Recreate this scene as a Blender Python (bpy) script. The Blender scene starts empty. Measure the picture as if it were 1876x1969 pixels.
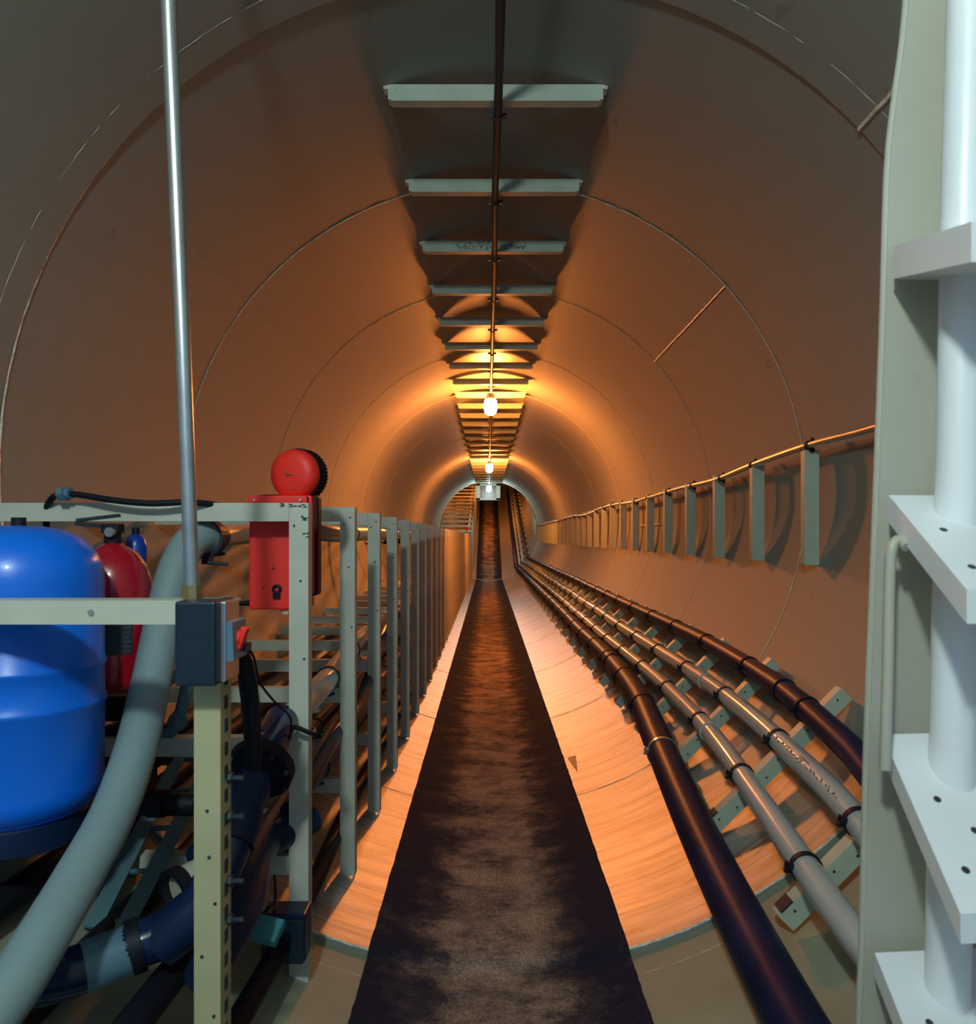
import bpy, bmesh, math, random
from mathutils import Vector, Matrix
random.seed(7)
S = bpy.context.scene
C = S.collection
R = 1.2                      # tunnel radius, axis at z = R
KINK = 17.4; SL = math.radians(16); TH = math.tan(SL/2); END = 27.5
CAM = Vector((-0.022, 0.0, 1.032))

# ---------------------------------------------------------------- camera, world, exposure
cd = bpy.data.cameras.new('camera'); cam = bpy.data.objects.new('camera', cd); C.objects.link(cam)
cam.location = CAM; cam.rotation_euler = (math.pi/2, 0, 0)
cd.sensor_fit = 'HORIZONTAL'; cd.sensor_width = 36; cd.lens = 1400/1876*36
cd.shift_y = 50.5/1876; cd.clip_start = 0.02
cd.dof.use_dof = True; cd.dof.focus_distance = 3.2; cd.dof.aperture_fstop = 9
S.camera = cam
w = bpy.data.worlds.new('world'); S.world = w; w.use_nodes = True
w.node_tree.nodes['Background'].inputs[0].default_value = (0.18, 0.44, 1.0, 1)
w.node_tree.nodes['Background'].inputs[1].default_value = 0.6
S.view_settings.view_transform = 'Standard'; S.view_settings.look = 'None'
S.view_settings.gamma = 1; S.view_settings.exposure = 0.0
WARM = (1.0, 0.27, 0.048); COOL = (0.80, 1.0, 0.98)
P_WARM = 760; P_NEAR = 440; P_END = 170

# ---------------------------------------------------------------- helpers
def W(px, py, d):            # a point seen at a photo pixel, d metres down the tunnel
    return Vector((CAM.x+(px-939)/1400*d, d, CAM.z-(py-1035)/1400*d))
def P(t, x, h):              # tunnel coordinates (along, across, above axis) with the bend at KINK
    if t < KINK:         # the last metre leans into the mitre plane of the bend
        return Vector((x, t-max(0, t-KINK+1)*h*TH, R+h))
    s = t-KINK+max(0, 1-(t-KINK))*h*TH
    return Vector((x, KINK+s*math.cos(SL)-h*math.sin(SL), R+s*math.sin(SL)+h*math.cos(SL)))
def polar(t, deg, rho):      # deg measured from the tube bottom towards the right
    a = math.radians(deg); return P(t, rho*math.sin(a), -rho*math.cos(a))

def smooth_path(pts, n=8):
    pts = [Vector(p) for p in pts]
    if len(pts) < 3: return pts
    ext = [2*pts[0]-pts[1]]+pts+[2*pts[-1]-pts[-2]]; out = []
    for i in range(1, len(ext)-2):
        a, b, c, d = ext[i-1:i+3]
        for k in range(n):
            t = k/n
            out.append(0.5*((2*b)+(-a+c)*t+(2*a-5*b+4*c-d)*t*t+(-a+3*b-3*c+d)*t**3))
    out.append(pts[-1]); return out

class MB:
    def __init__(s): s.bm = bmesh.new()
    def box(s, c, size, rot=None, bev=0.0):
        r = bmesh.ops.create_cube(s.bm, size=1)['verts']
        m = Matrix.Translation(Vector(c)) @ (rot.to_4x4() if rot else Matrix()) @ Matrix.Diagonal((*size, 1))
        bmesh.ops.transform(s.bm, matrix=m, verts=r)
        if bev:
            es = list({e for v in r for e in v.link_edges})
            bmesh.ops.bevel(s.bm, geom=es, offset=bev, segments=2, affect='EDGES', profile=0.6)
        return s
    def cyl(s, a, b, r, r2=None, seg=20, caps=True):
        a, b = Vector(a), Vector(b); d = b-a
        res = bmesh.ops.create_cone(s.bm, cap_ends=caps, segments=seg, radius1=r, radius2=r if r2 is None else r2, depth=d.length)
        q = Vector((0, 0, 1)).rotation_difference(d)
        bmesh.ops.transform(s.bm, matrix=Matrix.Translation((a+b)/2) @ q.to_matrix().to_4x4(), verts=res['verts'])
        return s
    def tube(s, pts, r, seg=16, closed=False):
        pts = [Vector(p) for p in pts]; n = len(pts); rings = []; nrm = None
        for i, p in enumerate(pts):
            if closed: t = (pts[(i+1) % n]-pts[i-1]).normalized()
            else: t = (pts[min(i+1, n-1)]-pts[max(i-1, 0)]).normalized()
            if nrm is None:
                nrm = t.cross(Vector((0, 0, 1)));
                if nrm.length < 1e-3: nrm = t.cross(Vector((1, 0, 0)))
            nrm = (nrm-t*nrm.dot(t)).normalized(); bi = t.cross(nrm)
            rr = r[i] if isinstance(r, (list, tuple)) else r
            rings.append([s.bm.verts.new(p+rr*(math.cos(2*math.pi*k/seg)*nrm+math.sin(2*math.pi*k/seg)*bi)) for k in range(seg)])
        m = n if closed else n-1
        for i in range(m):
            A, B = rings[i], rings[(i+1) % n]
            for k in range(seg):
                s.bm.faces.new((A[k], A[(k+1) % seg], B[(k+1) % seg], B[k]))
        if not closed:
            s.bm.faces.new(rings[0][::-1]); s.bm.faces.new(rings[-1])
        return s
    def ring(s, c, axis, rad, r, seg=28, rs=8):
        q = Vector((0, 0, 1)).rotation_difference(Vector(axis))
        s.tube([Vector(c)+q @ Vector((rad*math.cos(2*math.pi*k/seg), rad*math.sin(2*math.pi*k/seg), 0)) for k in range(seg)], r, rs, True)
        return s
    def band(s, c, axis, rad, width, th, seg=28):     # flat strap round a pipe
        q = Vector((0, 0, 1)).rotation_difference(Vector(axis)); V = []
        for k in range(seg):
            a = 2*math.pi*k/seg
            V.append([s.bm.verts.new(Vector(c)+q @ Vector((rr*math.cos(a), rr*math.sin(a), z))) for rr, z in
                      ((rad, -width/2), (rad+th, -width/2), (rad+th, width/2), (rad, width/2))])
        for k in range(seg):
            A, B = V[k], V[(k+1) % seg]
            for j in range(4): s.bm.faces.new((A[j], A[(j+1) % 4], B[(j+1) % 4], B[j]))
        return s
    def lathe(s, prof, c=(0, 0, 0), axis=(0, 0, 1), seg=48):
        q = Vector((0, 0, 1)).rotation_difference(Vector(axis)); c = Vector(c); rings = []
        for r_, z in prof:
            if r_ < 1e-5: rings.append([s.bm.verts.new(c+q @ Vector((0, 0, z)))])
            else: rings.append([s.bm.verts.new(c+q @ Vector((r_*math.cos(2*math.pi*k/seg), r_*math.sin(2*math.pi*k/seg), z))) for k in range(seg)])
        for A, B in zip(rings, rings[1:]):
            for k in range(seg):
                k2 = (k+1) % seg
                if len(A) == 1 and len(B) == 1: continue
                if len(A) == 1: s.bm.faces.new((A[0], B[k2], B[k]))
                elif len(B) == 1: s.bm.faces.new((A[k], A[k2], B[0]))
                else: s.bm.faces.new((A[k], A[k2], B[k2], B[k]))
        return s
    def channel(s, a, b, face, width, depth, th=0.004):
        """C channel from a to b; flat web faces 'face', web width 'width', flanges run back 'depth'."""
        a, b = Vector(a), Vector(b); ax = (b-a).normalized(); f = Vector(face); f = (f-ax*f.dot(ax)).normalized(); u = ax.cross(f)
        h = width/2
        prof = [(-h, 0), (h, 0), (h, -depth), (h-th, -depth), (h-th, -th), (-h+th, -th), (-h+th, -depth), (-h, -depth)]
        r1 = [s.bm.verts.new(a+u*x+f*y) for x, y in prof]; r2 = [s.bm.verts.new(b+u*x+f*y) for x, y in prof]; n = len(prof)
        for k in range(n): s.bm.faces.new((r1[k], r1[(k+1) % n], r2[(k+1) % n], r2[k]))
        for rr in (r1[::-1], r2):
            for q in ((0, 1, 4, 5), (1, 2, 3, 4), (0, 5, 6, 7)):
                s.bm.faces.new([rr[i] if rr is r2 else r1[i] for i in q])
        return s
    def prism(s, pts, off):
        off = Vector(off); a = [s.bm.verts.new(Vector(p)) for p in pts]; b = [s.bm.verts.new(Vector(p)+off) for p in pts]; n = len(a)
        s.bm.faces.new(a); s.bm.faces.new(b[::-1])
        for k in range(n): s.bm.faces.new((a[k], b[k], b[(k+1) % n], a[(k+1) % n]))
        return s
    def build(s, name, mat, parent=None, smooth=True, ang=35):
        bmesh.ops.recalc_face_normals(s.bm, faces=s.bm.faces)
        me = bpy.data.meshes.new(name); s.bm.to_mesh(me); s.bm.free()
        me.materials.append(mat)
        if smooth:
            for p in me.polygons: p.use_smooth = True
            me.set_sharp_from_angle(angle=math.radians(ang))
        o = bpy.data.objects.new(name, me); C.objects.link(o)
        if parent:
            o.parent = parent
            if parent.type == 'EMPTY' and parent.get('_w'):   # geometry given in world space
                o.matrix_parent_inverse = parent.matrix_world.inverted()
        return o

def tag(o, label, cat, group=None, kind=None):
    o['label'] = label; o['category'] = cat
    if group: o['group'] = group
    if kind: o['kind'] = kind
    return o
def thing(name, label, cat, loc=(0, 0, 0), group=None):
    """Empty at the base; children are modelled in world coordinates and shifted back."""
    o = bpy.data.objects.new(name, None); C.objects.link(o); o.location = loc; o.empty_display_size = 0.05
    return tag(o, label, cat, group)
def sub(mb, name, mat, root, **k):      # world-space geometry under a root empty
    bmesh.ops.translate(mb.bm, vec=-root.location, verts=mb.bm.verts)
    return mb.build(name, mat, root, **k)
def subsub(mb, name, mat, root, part, **k):
    bmesh.ops.translate(mb.bm, vec=-root.location, verts=mb.bm.verts)
    return mb.build(name, mat, part, **k)
def copy_tree(o, parent=None):
    c = o.copy(); C.objects.link(c)
    if parent: c.parent = parent
    for ch in list(kids.get(o.name, [])): copy_tree(ch, c)
    return c
kids = {}
def register(root):
    def rec(o):
        ch = [x for x in C.objects if x.parent == o]; kids[o.name] = ch
        for x in ch: rec(x)
    rec(root)

# ---------------------------------------------------------------- materials
def mat(name, col, rough=0.5, metal=0.0, var=0.12, scale=6.0, bump=0.0, bscale=60, spots=None, spot_amt=0.0, coat=0.0, stretch=(1, 1, 1), spot_scale=9.0, spec=.5):
    m = bpy.data.materials.new(name); m.use_nodes = True; nt = m.node_tree; N = nt.nodes; L = nt.links
    b = N['Principled BSDF']; b.inputs['Roughness'].default_value = rough; b.inputs['Metallic'].default_value = metal
    b.inputs['Coat Weight'].default_value = coat; b.inputs['Specular IOR Level'].default_value = spec
    tc = N.new('ShaderNodeTexCoord'); mp = N.new('ShaderNodeMapping'); mp.inputs['Scale'].default_value = stretch
    L.new(tc.outputs['Object'], mp.inputs[0])
    nz = N.new('ShaderNodeTexNoise'); nz.inputs['Scale'].default_value = scale; nz.inputs['Detail'].default_value = 6
    L.new(mp.outputs[0], nz.inputs['Vector'])
    cr = N.new('ShaderNodeValToRGB'); cr.color_ramp.elements[0].position = 0.3; cr.color_ramp.elements[1].position = 0.7
    cr.color_ramp.elements[0].color = (*[c*(1-var) for c in col], 1); cr.color_ramp.elements[1].color = (*[min(1, c*(1+var)) for c in col], 1)
    L.new(nz.outputs['Fac'], cr.inputs[0]); out = cr.outputs[0]
    if spots:
        n2 = N.new('ShaderNodeTexNoise'); n2.inputs['Scale'].default_value = spot_scale; n2.inputs['Detail'].default_value = 8
        L.new(mp.outputs[0], n2.inputs['Vector'])
        r2 = N.new('ShaderNodeValToRGB'); r2.color_ramp.elements[0].position = 0.68-spot_amt; r2.color_ramp.elements[1].position = 0.76-spot_amt*.5
        r2.color_ramp.elements[0].color = (0, 0, 0, 1); r2.color_ramp.elements[1].color = (1, 1, 1, 1)
        L.new(n2.outputs['Fac'], r2.inputs[0])
        mx = N.new('ShaderNodeMix'); mx.data_type = 'RGBA'; L.new(r2.outputs[0], mx.inputs[0]); L.new(out, mx.inputs[6])
        mx.inputs[7].default_value = (*spots, 1); out = mx.outputs[2]
    L.new(out, b.inputs['Base Color'])
    if bump:
        n3 = N.new('ShaderNodeTexNoise'); n3.inputs['Scale'].default_value = bscale; n3.inputs['Detail'].default_value = 4
        L.new(mp.outputs[0], n3.inputs['Vector'])
        bp = N.new('ShaderNodeBump'); bp.inputs['Strength'].default_value = bump; bp.inputs['Distance'].default_value = 0.004
        L.new(n3.outputs['Fac'], bp.inputs['Height']); L.new(bp.outputs[0], b.inputs['Normal'])
    return m
def emit(name, col, st):
    m = bpy.data.materials.new(name); m.use_nodes = True; b = m.node_tree.nodes['Principled BSDF']
    b.inputs['Base Color'].default_value = (*col, 1); b.inputs['Emission Color'].default_value = (*col, 1); b.inputs['Emission Strength'].default_value = st
    b.inputs['Roughness'].default_value = 0.2
    return m
M = {}
M['tube'] = mat('tube_paint', (0.265, 0.268, 0.235), 0.42, spec=.22, var=0.06, scale=1.6, bump=0.08, bscale=14, spots=(0.20, 0.17, 0.13), spot_amt=-0.03, stretch=(1, 0.45, 1))
M['near_floor'] = mat('near_floor_shade', (0.30, 0.31, 0.22), 0.6, var=0.15, scale=5, bump=0.1, bscale=20, spots=(0.10, 0.08, 0.05), spot_amt=-0.01, spot_scale=6, stretch=(.5, 1, 1))  # shadow from the warm lamps painted into the near floor as a greener tone
M['carpet'] = bpy.data.materials.new('carpet')
M['floor'] = bpy.data.materials.new('floor_paint')
M['cream'] = mat('cream_paint', (0.58, 0.58, 0.47), 0.42, var=0.08, scale=9, spots=(0.30, 0.22, 0.10), spot_amt=-0.01, spot_scale=12)
M['oldcream'] = mat('yellowed_cream_paint', (0.50, 0.47, 0.27), 0.42, var=0.1, scale=6, spots=(0.12, 0.07, 0.04), spot_amt=-0.02, spot_scale=22)
M['navy_gloss'] = mat('glossy_navy_pipe', (0.008, 0.022, 0.07), 0.14, var=0.3, scale=4)
M['green'] = mat('pale_green_paint', (0.50, 0.57, 0.44), 0.45, var=0.08, scale=12, spots=(0.10, 0.07, 0.05), spot_amt=-0.02, spot_scale=25)
M['white'] = mat('white_paint', (0.82, 0.82, 0.84), 0.35, var=0.03)
M['stringer'] = mat('stringer_paint', (0.44, 0.42, 0.34), 0.45, var=0.06, scale=3, spots=(0.3, 0.3, 0.27), spot_amt=-0.04)
M['pvc'] = mat('grey_plastic', (0.50, 0.56, 0.56), 0.22, var=0.05, scale=4, coat=0.3, spots=(0.3, 0.3, 0.3), spot_amt=-0.05)
M['hose'] = mat('pale_hose', (0.22, 0.30, 0.31), 0.6, var=0.03)
M['dark'] = mat('dark_plastic', (0.010, 0.016, 0.055), 0.38, var=0.4, scale=5, spots=(0.045, 0.015, 0.05), spot_amt=-0.02, spec=.1)
M['navy'] = mat('navy_pipe', (0.006, 0.018, 0.055), 0.33, var=0.3, scale=4, spec=.32)
M['black'] = mat('black_rubber', (0.008, 0.009, 0.016), 0.55, var=0.2, spec=.25)
M['steel'] = mat('galvanised_steel', (0.55, 0.56, 0.56), 0.32, metal=0.85, var=0.12, scale=14, spots=(0.07, 0.09, 0.10), spot_amt=-0.04, spot_scale=12)
M['darksteel'] = mat('dark_steel', (0.022, 0.032, 0.045), 0.45, metal=0.0, var=0.2, spec=.4)
M['blue'] = mat('blue_enamel', (0.002, 0.17, 0.85), 0.32, var=0.06, scale=3, coat=0.2, spots=(0.01, 0.05, 0.16), spot_amt=-0.06, spot_scale=14)
M['red'] = mat('red_enamel', (0.42, 0.006, 0.02), 0.25, var=0.06, coat=0.5)
M['redp'] = mat('red_plastic', (1.0, 0.028, 0.014), 0.5, var=0.04)
M['boxblue'] = mat('switchbox_blue', (0.006, 0.02, 0.036), 0.4, var=0.2, scale=12)
M['boxgrey'] = mat('grey_blue_plastic', (0.10, 0.20, 0.26), 0.35, var=0.06)
M['teal'] = mat('weathered_teal', (0.05, 0.22, 0.26), 0.45, var=0.25, scale=20)
M['tray'] = mat('tray_paint', (0.10, 0.20, 0.23), 0.45, var=0.1)
M['weld'] = mat('weld_bead', (0.66, 0.60, 0.48), 0.35, var=0.35, scale=60, bump=0.6, bscale=120)
M['brown'] = mat('brown_sticker', (0.20, 0.09, 0.05), 0.5)
M['ink'] = mat('ink', (0.03, 0.03, 0.04), 0.6)
M['brass'] = mat('brass', (0.5, 0.36, 0.16), 0.35, metal=0.8)
M['deepblue'] = mat('blue_plastic', (0.01, 0.05, 0.35), 0.3)
M['warm'] = emit('warm_bulb', WARM, P_WARM); M['near'] = emit('near_bulb', COOL, P_NEAR); M['end'] = emit('end_bulb', (.75, 1, 1), P_END)
M['panel_dark'] = mat('dark_glass', (0.02, 0.03, 0.03), 0.3)
M['socket'] = mat('lamp_socket', (0.30, 0.28, 0.24), 0.4)

def carpet_nodes():
    m = M['carpet']; m.use_nodes = True; N = m.node_tree.nodes; L = m.node_tree.links; b = N['Principled BSDF']
    b.inputs['Roughness'].default_value = 0.85; b.inputs['Sheen Weight'].default_value = 0.0
    b.inputs['Specular IOR Level'].default_value = 0.15
    tc = N.new('ShaderNodeTexCoord'); sp = N.new('ShaderNodeSeparateXYZ'); L.new(tc.outputs['Object'], sp.inputs[0])
    ab = N.new('ShaderNodeMath'); ab.operation = 'ABSOLUTE'; L.new(sp.outputs['X'], ab.inputs[0])
    mp = N.new('ShaderNodeMapping'); mp.inputs['Scale'].default_value = (3.2, 4.2, 1); L.new(tc.outputs['Object'], mp.inputs[0])
    nz = N.new('ShaderNodeTexNoise'); nz.inputs['Scale'].default_value = 1.7; nz.inputs['Detail'].default_value = 9; nz.inputs['Roughness'].default_value = 0.72
    L.new(mp.outputs[0], nz.inputs['Vector'])
    # worn strip: wear = smooth(1 - |x|/0.22) + noise
    mr = N.new('ShaderNodeMapRange'); mr.inputs['From Min'].default_value = 0.10; mr.inputs['From Max'].default_value = 0.25
    mr.inputs['To Min'].default_value = 0.62; mr.inputs['To Max'].default_value = 0.0; L.new(ab.outputs[0], mr.inputs['Value'])
    ad = N.new('ShaderNodeMath'); ad.operation = 'ADD'; L.new(mr.outputs[0], ad.inputs[0])
    n2 = N.new('ShaderNodeMath'); n2.operation = 'MULTIPLY_ADD'; n2.inputs[1].default_value = 2.0; n2.inputs[2].default_value = -.93; L.new(nz.outputs['Fac'], n2.inputs[0])
    L.new(n2.outputs[0], ad.inputs[1])
    cr = N.new('ShaderNodeValToRGB'); e = cr.color_ramp.elements
    e[0].position = 0.15; e[0].color = (0.014, 0.018, 0.040, 1); e[1].position = 0.85; e[1].color = (0.40, 0.28, 0.21, 1)
    k = e.new(0.42); k.color = (0.07, 0.055, 0.06, 1)
    L.new(ad.outputs[0], cr.inputs[0])
    fz = N.new('ShaderNodeTexNoise'); fz.inputs['Scale'].default_value = 170; fz.inputs['Detail'].default_value = 3; L.new(tc.outputs['Object'], fz.inputs['Vector'])
    fr = N.new('ShaderNodeMapRange'); fr.inputs['From Min'].default_value = .3; fr.inputs['From Max'].default_value = .7; fr.inputs['To Min'].default_value = .55; fr.inputs['To Max'].default_value = 1.4
    L.new(fz.outputs['Fac'], fr.inputs['Value'])
    vm = N.new('ShaderNodeVectorMath'); vm.operation = 'SCALE'; L.new(cr.outputs[0], vm.inputs[0]); L.new(fr.outputs[0], vm.inputs['Scale'])
    L.new(vm.outputs[0], b.inputs['Base Color'])
    bp = N.new('ShaderNodeBump'); bp.inputs['Strength'].default_value = 0.8; bp.inputs['Distance'].default_value = 0.006
    L.new(fz.outputs['Fac'], bp.inputs['Height']); L.new(bp.outputs[0], b.inputs['Normal'])
carpet_nodes()
def floor_nodes():
    m = M['floor']; m.use_nodes = True; N = m.node_tree.nodes; L = m.node_tree.links; b = N['Principled BSDF']
    tc = N.new('ShaderNodeTexCoord'); mp = N.new('ShaderNodeMapping'); mp.inputs['Scale'].default_value = (1.6, 14, 1.2); L.new(tc.outputs['Object'], mp.inputs[0])
    nz = N.new('ShaderNodeTexNoise'); nz.inputs['Scale'].default_value = 1.6; nz.inputs['Detail'].default_value = 9; nz.inputs['Roughness'].default_value = .68; nz.inputs['Distortion'].default_value = .5
    L.new(mp.outputs[0], nz.inputs['Vector'])
    sp = N.new('ShaderNodeSeparateXYZ'); L.new(tc.outputs['Object'], sp.inputs[0])
    # dirt fades up the side of the tube (real foot dirt lies in the bottom)
    mr = N.new('ShaderNodeMapRange'); mr.inputs['From Min'].default_value = 0.22; mr.inputs['From Max'].default_value = 0.42
    mr.inputs['To Min'].default_value = 1.0; mr.inputs['To Max'].default_value = 0.15; L.new(sp.outputs['Z'], mr.inputs['Value'])
    cr = N.new('ShaderNodeValToRGB'); e = cr.color_ramp.elements
    e[0].position = .38; e[0].color = (0.12, 0.09, 0.07, 1); e[1].position = .60; e[1].color = (0.40, 0.36, 0.31, 1)
    k = e.new(.45); k.color = (0.26, 0.225, 0.185, 1)
    L.new(nz.outputs['Fac'], cr.inputs[0])
    mx = N.new('ShaderNodeMix'); mx.data_type = 'RGBA'; mx.inputs[6].default_value = (0.265, 0.268, 0.235, 1)
    L.new(mr.outputs[0], mx.inputs[0]); L.new(cr.outputs[0], mx.inputs[7]); L.new(mx.outputs[2], b.inputs['Base Color'])
    rr = N.new('ShaderNodeMapRange'); rr.inputs['To Min'].default_value = .40; rr.inputs['To Max'].default_value = .22; b.inputs['Coat Weight'].default_value = .35; b.inputs['Coat Roughness'].default_value = .28
    L.new(nz.outputs['Fac'], rr.inputs['Value']); L.new(rr.outputs[0], b.inputs['Roughness'])
    bp = N.new('ShaderNodeBump'); bp.inputs['Strength'].default_value = 0.35; bp.inputs['Distance'].default_value = 0.006
    L.new(nz.outputs['Fac'], bp.inputs['Height']); L.new(bp.outputs[0], b.inputs['Normal'])
floor_nodes()

# ---------------------------------------------------------------- the tube
SECT = {'floor': (-52, 52), 'wall_right': (52, 128), 'ceiling': (128, 232), 'wall_left': (232, 308)}
A_T = 1.75; STEP = 0.010
def tube_surface(name, a0, a1, ts, dz, m):
    mb = MB(); n = max(8, int((a1-a0)/1.5)); rows = []
    for t in ts:
        row = []
        for k in range(n+1):
            p = polar(t, a0+(a1-a0)*k/n, R) if t > 0 else Vector((R*math.sin(math.radians(a0+(a1-a0)*k/n)), t, R-R*math.cos(math.radians(a0+(a1-a0)*k/n))))
            row.append(mb.bm.verts.new(p+Vector((0, 0, dz))))
        rows.append(row)
    for A, B in zip(rows, rows[1:]):
        for k in range(n): mb.bm.faces.new((A[k], B[k], B[k+1], A[k+1]))
    me = bpy.data.meshes.new(name); mb.bm.to_mesh(me); mb.bm.free(); me.materials.append(m)
    for p in me.polygons: p.use_smooth = True
    me.set_sharp_from_angle(angle=math.radians(12))
    o = bpy.data.objects.new(name, me); C.objects.link(o); o['kind'] = 'structure'; return o
for nm, (a0, a1) in SECT.items():
    m = M['floor'] if nm == 'floor' else M['tube']
    ts = [A_T+(KINK-1e-4-A_T)*i/24 for i in range(25)]
    tube_surface(nm, a0, a1, ts, 0, m)
    tube_surface(nm, a0, a1, [KINK, KINK+.6]+[KINK+.6+(END-KINK-.6)*i/8 for i in range(1, 9)], 0, m)
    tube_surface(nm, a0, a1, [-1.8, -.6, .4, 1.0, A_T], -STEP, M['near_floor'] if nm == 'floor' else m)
trim_n = 0
def trim(mb, m, **k):
    global trim_n; trim_n += 1
    o = mb.build('trim_%d' % trim_n, m, **k); o['kind'] = 'structure'; return o
for dz in (0, -STEP):        # the two tube ends meeting with an offset at the first joint
    mb = MB(); n = 160; a = []; b_ = []
    for k in range(n):
        t = 2*math.pi*k/n
        a.append(mb.bm.verts.new((R*math.sin(t), A_T+dz*.02, R+dz-R*math.cos(t)))); b_.append(mb.bm.verts.new((1.3*math.sin(t), A_T+dz*.02, R+dz-1.3*math.cos(t))))
    for k in range(n): mb.bm.faces.new((a[k], a[(k+1) % n], b_[(k+1) % n], b_[k]))
    trim(mb, M['tube'])
def seam(t, r=0.0021, dz=0.0, rad=R):
    mb = MB(); pts = []
    for k in range(360):
        j = random.uniform(-1, 1)*0.0012
        pts.append(polar(t+j, k, rad-0.0005+random.uniform(0, .0014))+Vector((0, 0, dz)))
    mb.tube(pts, r, 6, True); return trim(mb, M['weld'])
seam(A_T+.004, .004)
seam(1.665, .0007, -STEP)
for t in (2.80, 4.0, 5.35, 6.75, 8.15, 9.6, 11.2, 12.7, 14.2, 15.7): seam(t)
mb = MB(); mb.tube([polar(KINK, k*2, R-.004) for k in range(180)], 0.012, 8, True); trim(mb, M['weld'])
# lengthwise welds
mb = MB(); mb.tube([polar(2.80+1.2*i/30, 180-48+random.uniform(-.05, .05), R-.001) for i in range(31)], .0045, 6); trim(mb, M['weld'])
mb = MB(); mb.tube([polar(1.2+(A_T-1.2)*i/14, 180-46.5+random.uniform(-.08, .08), R)+Vector((0, 0, -STEP)) for i in range(15)], .007, 6); trim(mb, M['weld'])
# bulkhead at the top of the slope
mb = MB(); mb.bm.faces.new([mb.bm.verts.new(polar(END, k*5, R+.02)) for k in range(72)]); o = mb.build('wall_back', M['tube'], smooth=False); o['kind'] = 'structure'

# ---------------------------------------------------------------- carpet runner
mb = MB(); ts = [-1.4+.02*i for i in range(158)]+[1.76+.04*i for i in range(391)]
ts = [t for t in ts if t < KINK]+[KINK+1e-4+.08*i for i in range(int((END-KINK)/.08))]
rows = []
for t in ts:
    dz = -STEP if t < A_T else 0; e0 = -15.0+random.uniform(-.06, .06); e1 = 15.4+random.uniform(-.06, .06); row = []
    for lvl, rho in ((0, R-.001), (1, R-.009)):
        for k in range(25):
            a = e0+(e1-e0)*k/24
            p = polar(t, a, rho) if t > 0 else Vector((rho*math.sin(math.radians(a)), t, R-rho*math.cos(math.radians(a))))
            row.append(mb.bm.verts.new(p+Vector((0, 0, dz))))
    rows.append(row)
for A, B in zip(rows, rows[1:]):
    for k in range(24): mb.bm.faces.new((A[25+k], B[25+k], B[26+k], A[26+k]))
    mb.bm.faces.new((A[0], B[0], B[25], A[25])); mb.bm.faces.new((A[24], A[49], B[49], B[24]))
tag(mb.build('carpet_runner', M['carpet']), 'long dark worn carpet runner lying along the tunnel floor', 'carpet')
mb = MB(); q = [polar(3.08, 16.7, R-.0015), polar(3.36, 17.5, R-.0015), polar(3.36, 16.0, R-.0015)]; q = [polar(3.05, 17.1, R-.0012), polar(3.26, 18.0, R-.0012), polar(3.26, 16.2, R-.0012)]
mb.prism(q, (-.0003, 0, .0012)); tag(mb.build('arrow_sticker', M['brown'], smooth=False), 'small brown triangular arrow sticker on the floor right of the carpet', 'sticker')

# ---------------------------------------------------------------- placing things along the tunnel
ORD = ['nearest', 'second', 'third', 'fourth', 'fifth', 'sixth', 'seventh', 'eighth', 'ninth', 'tenth', 'eleventh', 'twelfth']
def place(o, t):
    o.location = P(t, 0, -R) if t < KINK else P(KINK, 0, 0)+Vector((0, (t-KINK)*math.cos(SL)+R*math.sin(SL), (t-KINK)*math.sin(SL)-R*math.cos(SL)))
    o.rotation_euler = (SL if t >= KINK else 0, 0, 0)
def dz_near(o, t):
    if t < A_T: o.location.z -= STEP*0.0
def series(proto, stations, near_label, far_label, slope_label, group):
    for i, t in enumerate(stations):
        o = proto if i == 0 else copy_tree(proto)
        place(o, t); o['group'] = group
        if t >= KINK: o['label'] = slope_label
        elif i < 12: o['label'] = near_label(i)
        else: o['label'] = far_label

# ceiling crossbars
def crossbar():
    o = thing('ceiling_crossbar', '', 'crossbar'); h = 1.160+R; L = .315
    MB().channel((-L, 0, h-.022), (L, 0, h-.022), (0, -1, 0), .044, .032, .004).build('channel', M['green'], o, smooth=False)
    MB().box((0, .012, h-.048), (.61, .034, .005)).build('lower_lip', M['green'], o, smooth=False)
    for s in (-1, 1): MB().box((s*(L+.004), .014, h-.008), (.018, .03, .012)).build('end_weld', M['weld'], o, smooth=False)
    return o
pr = crossbar(); register(pr)
CB = [2.13+.56*i for i in range(27)]+[KINK+1.0+.56*i for i in range(14)]
series(pr, CB, lambda i: 'pale green steel crossbar under the tunnel ceiling, %s from the camera' % ORD[i],
       'small distant steel crossbar on the straight ceiling, beyond the twelfth bar', 'steel crossbar on the ceiling of the sloping far tube', 'ceiling crossbars carrying the conduit')
# scribble on the third crossbar
mb = MB(); z0 = 1.160+R-.022; y0 = CB[2]-.0012; rs = random.Random(3)
for seg0, seg1 in ((-.155, -.01), (.03, .14)):
    x = seg0
    while x < seg1:
        pts = [(x+rs.uniform(-.012, .018), y0, z0+rs.uniform(-.018, .018)) for _ in range(4)]
        mb.tube(smooth_path(pts, 5), .0009, 5); x += .013
ch = [x for x in C.objects if x.name.startswith('ceiling_crossbar') and abs(x.location.y-CB[2]) < .01][0]
o = mb.build('pen_scribble', M['ink'], ch); o.location = (0, -ch.location.y, 0); o['kind'] = 'stuff'

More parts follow.
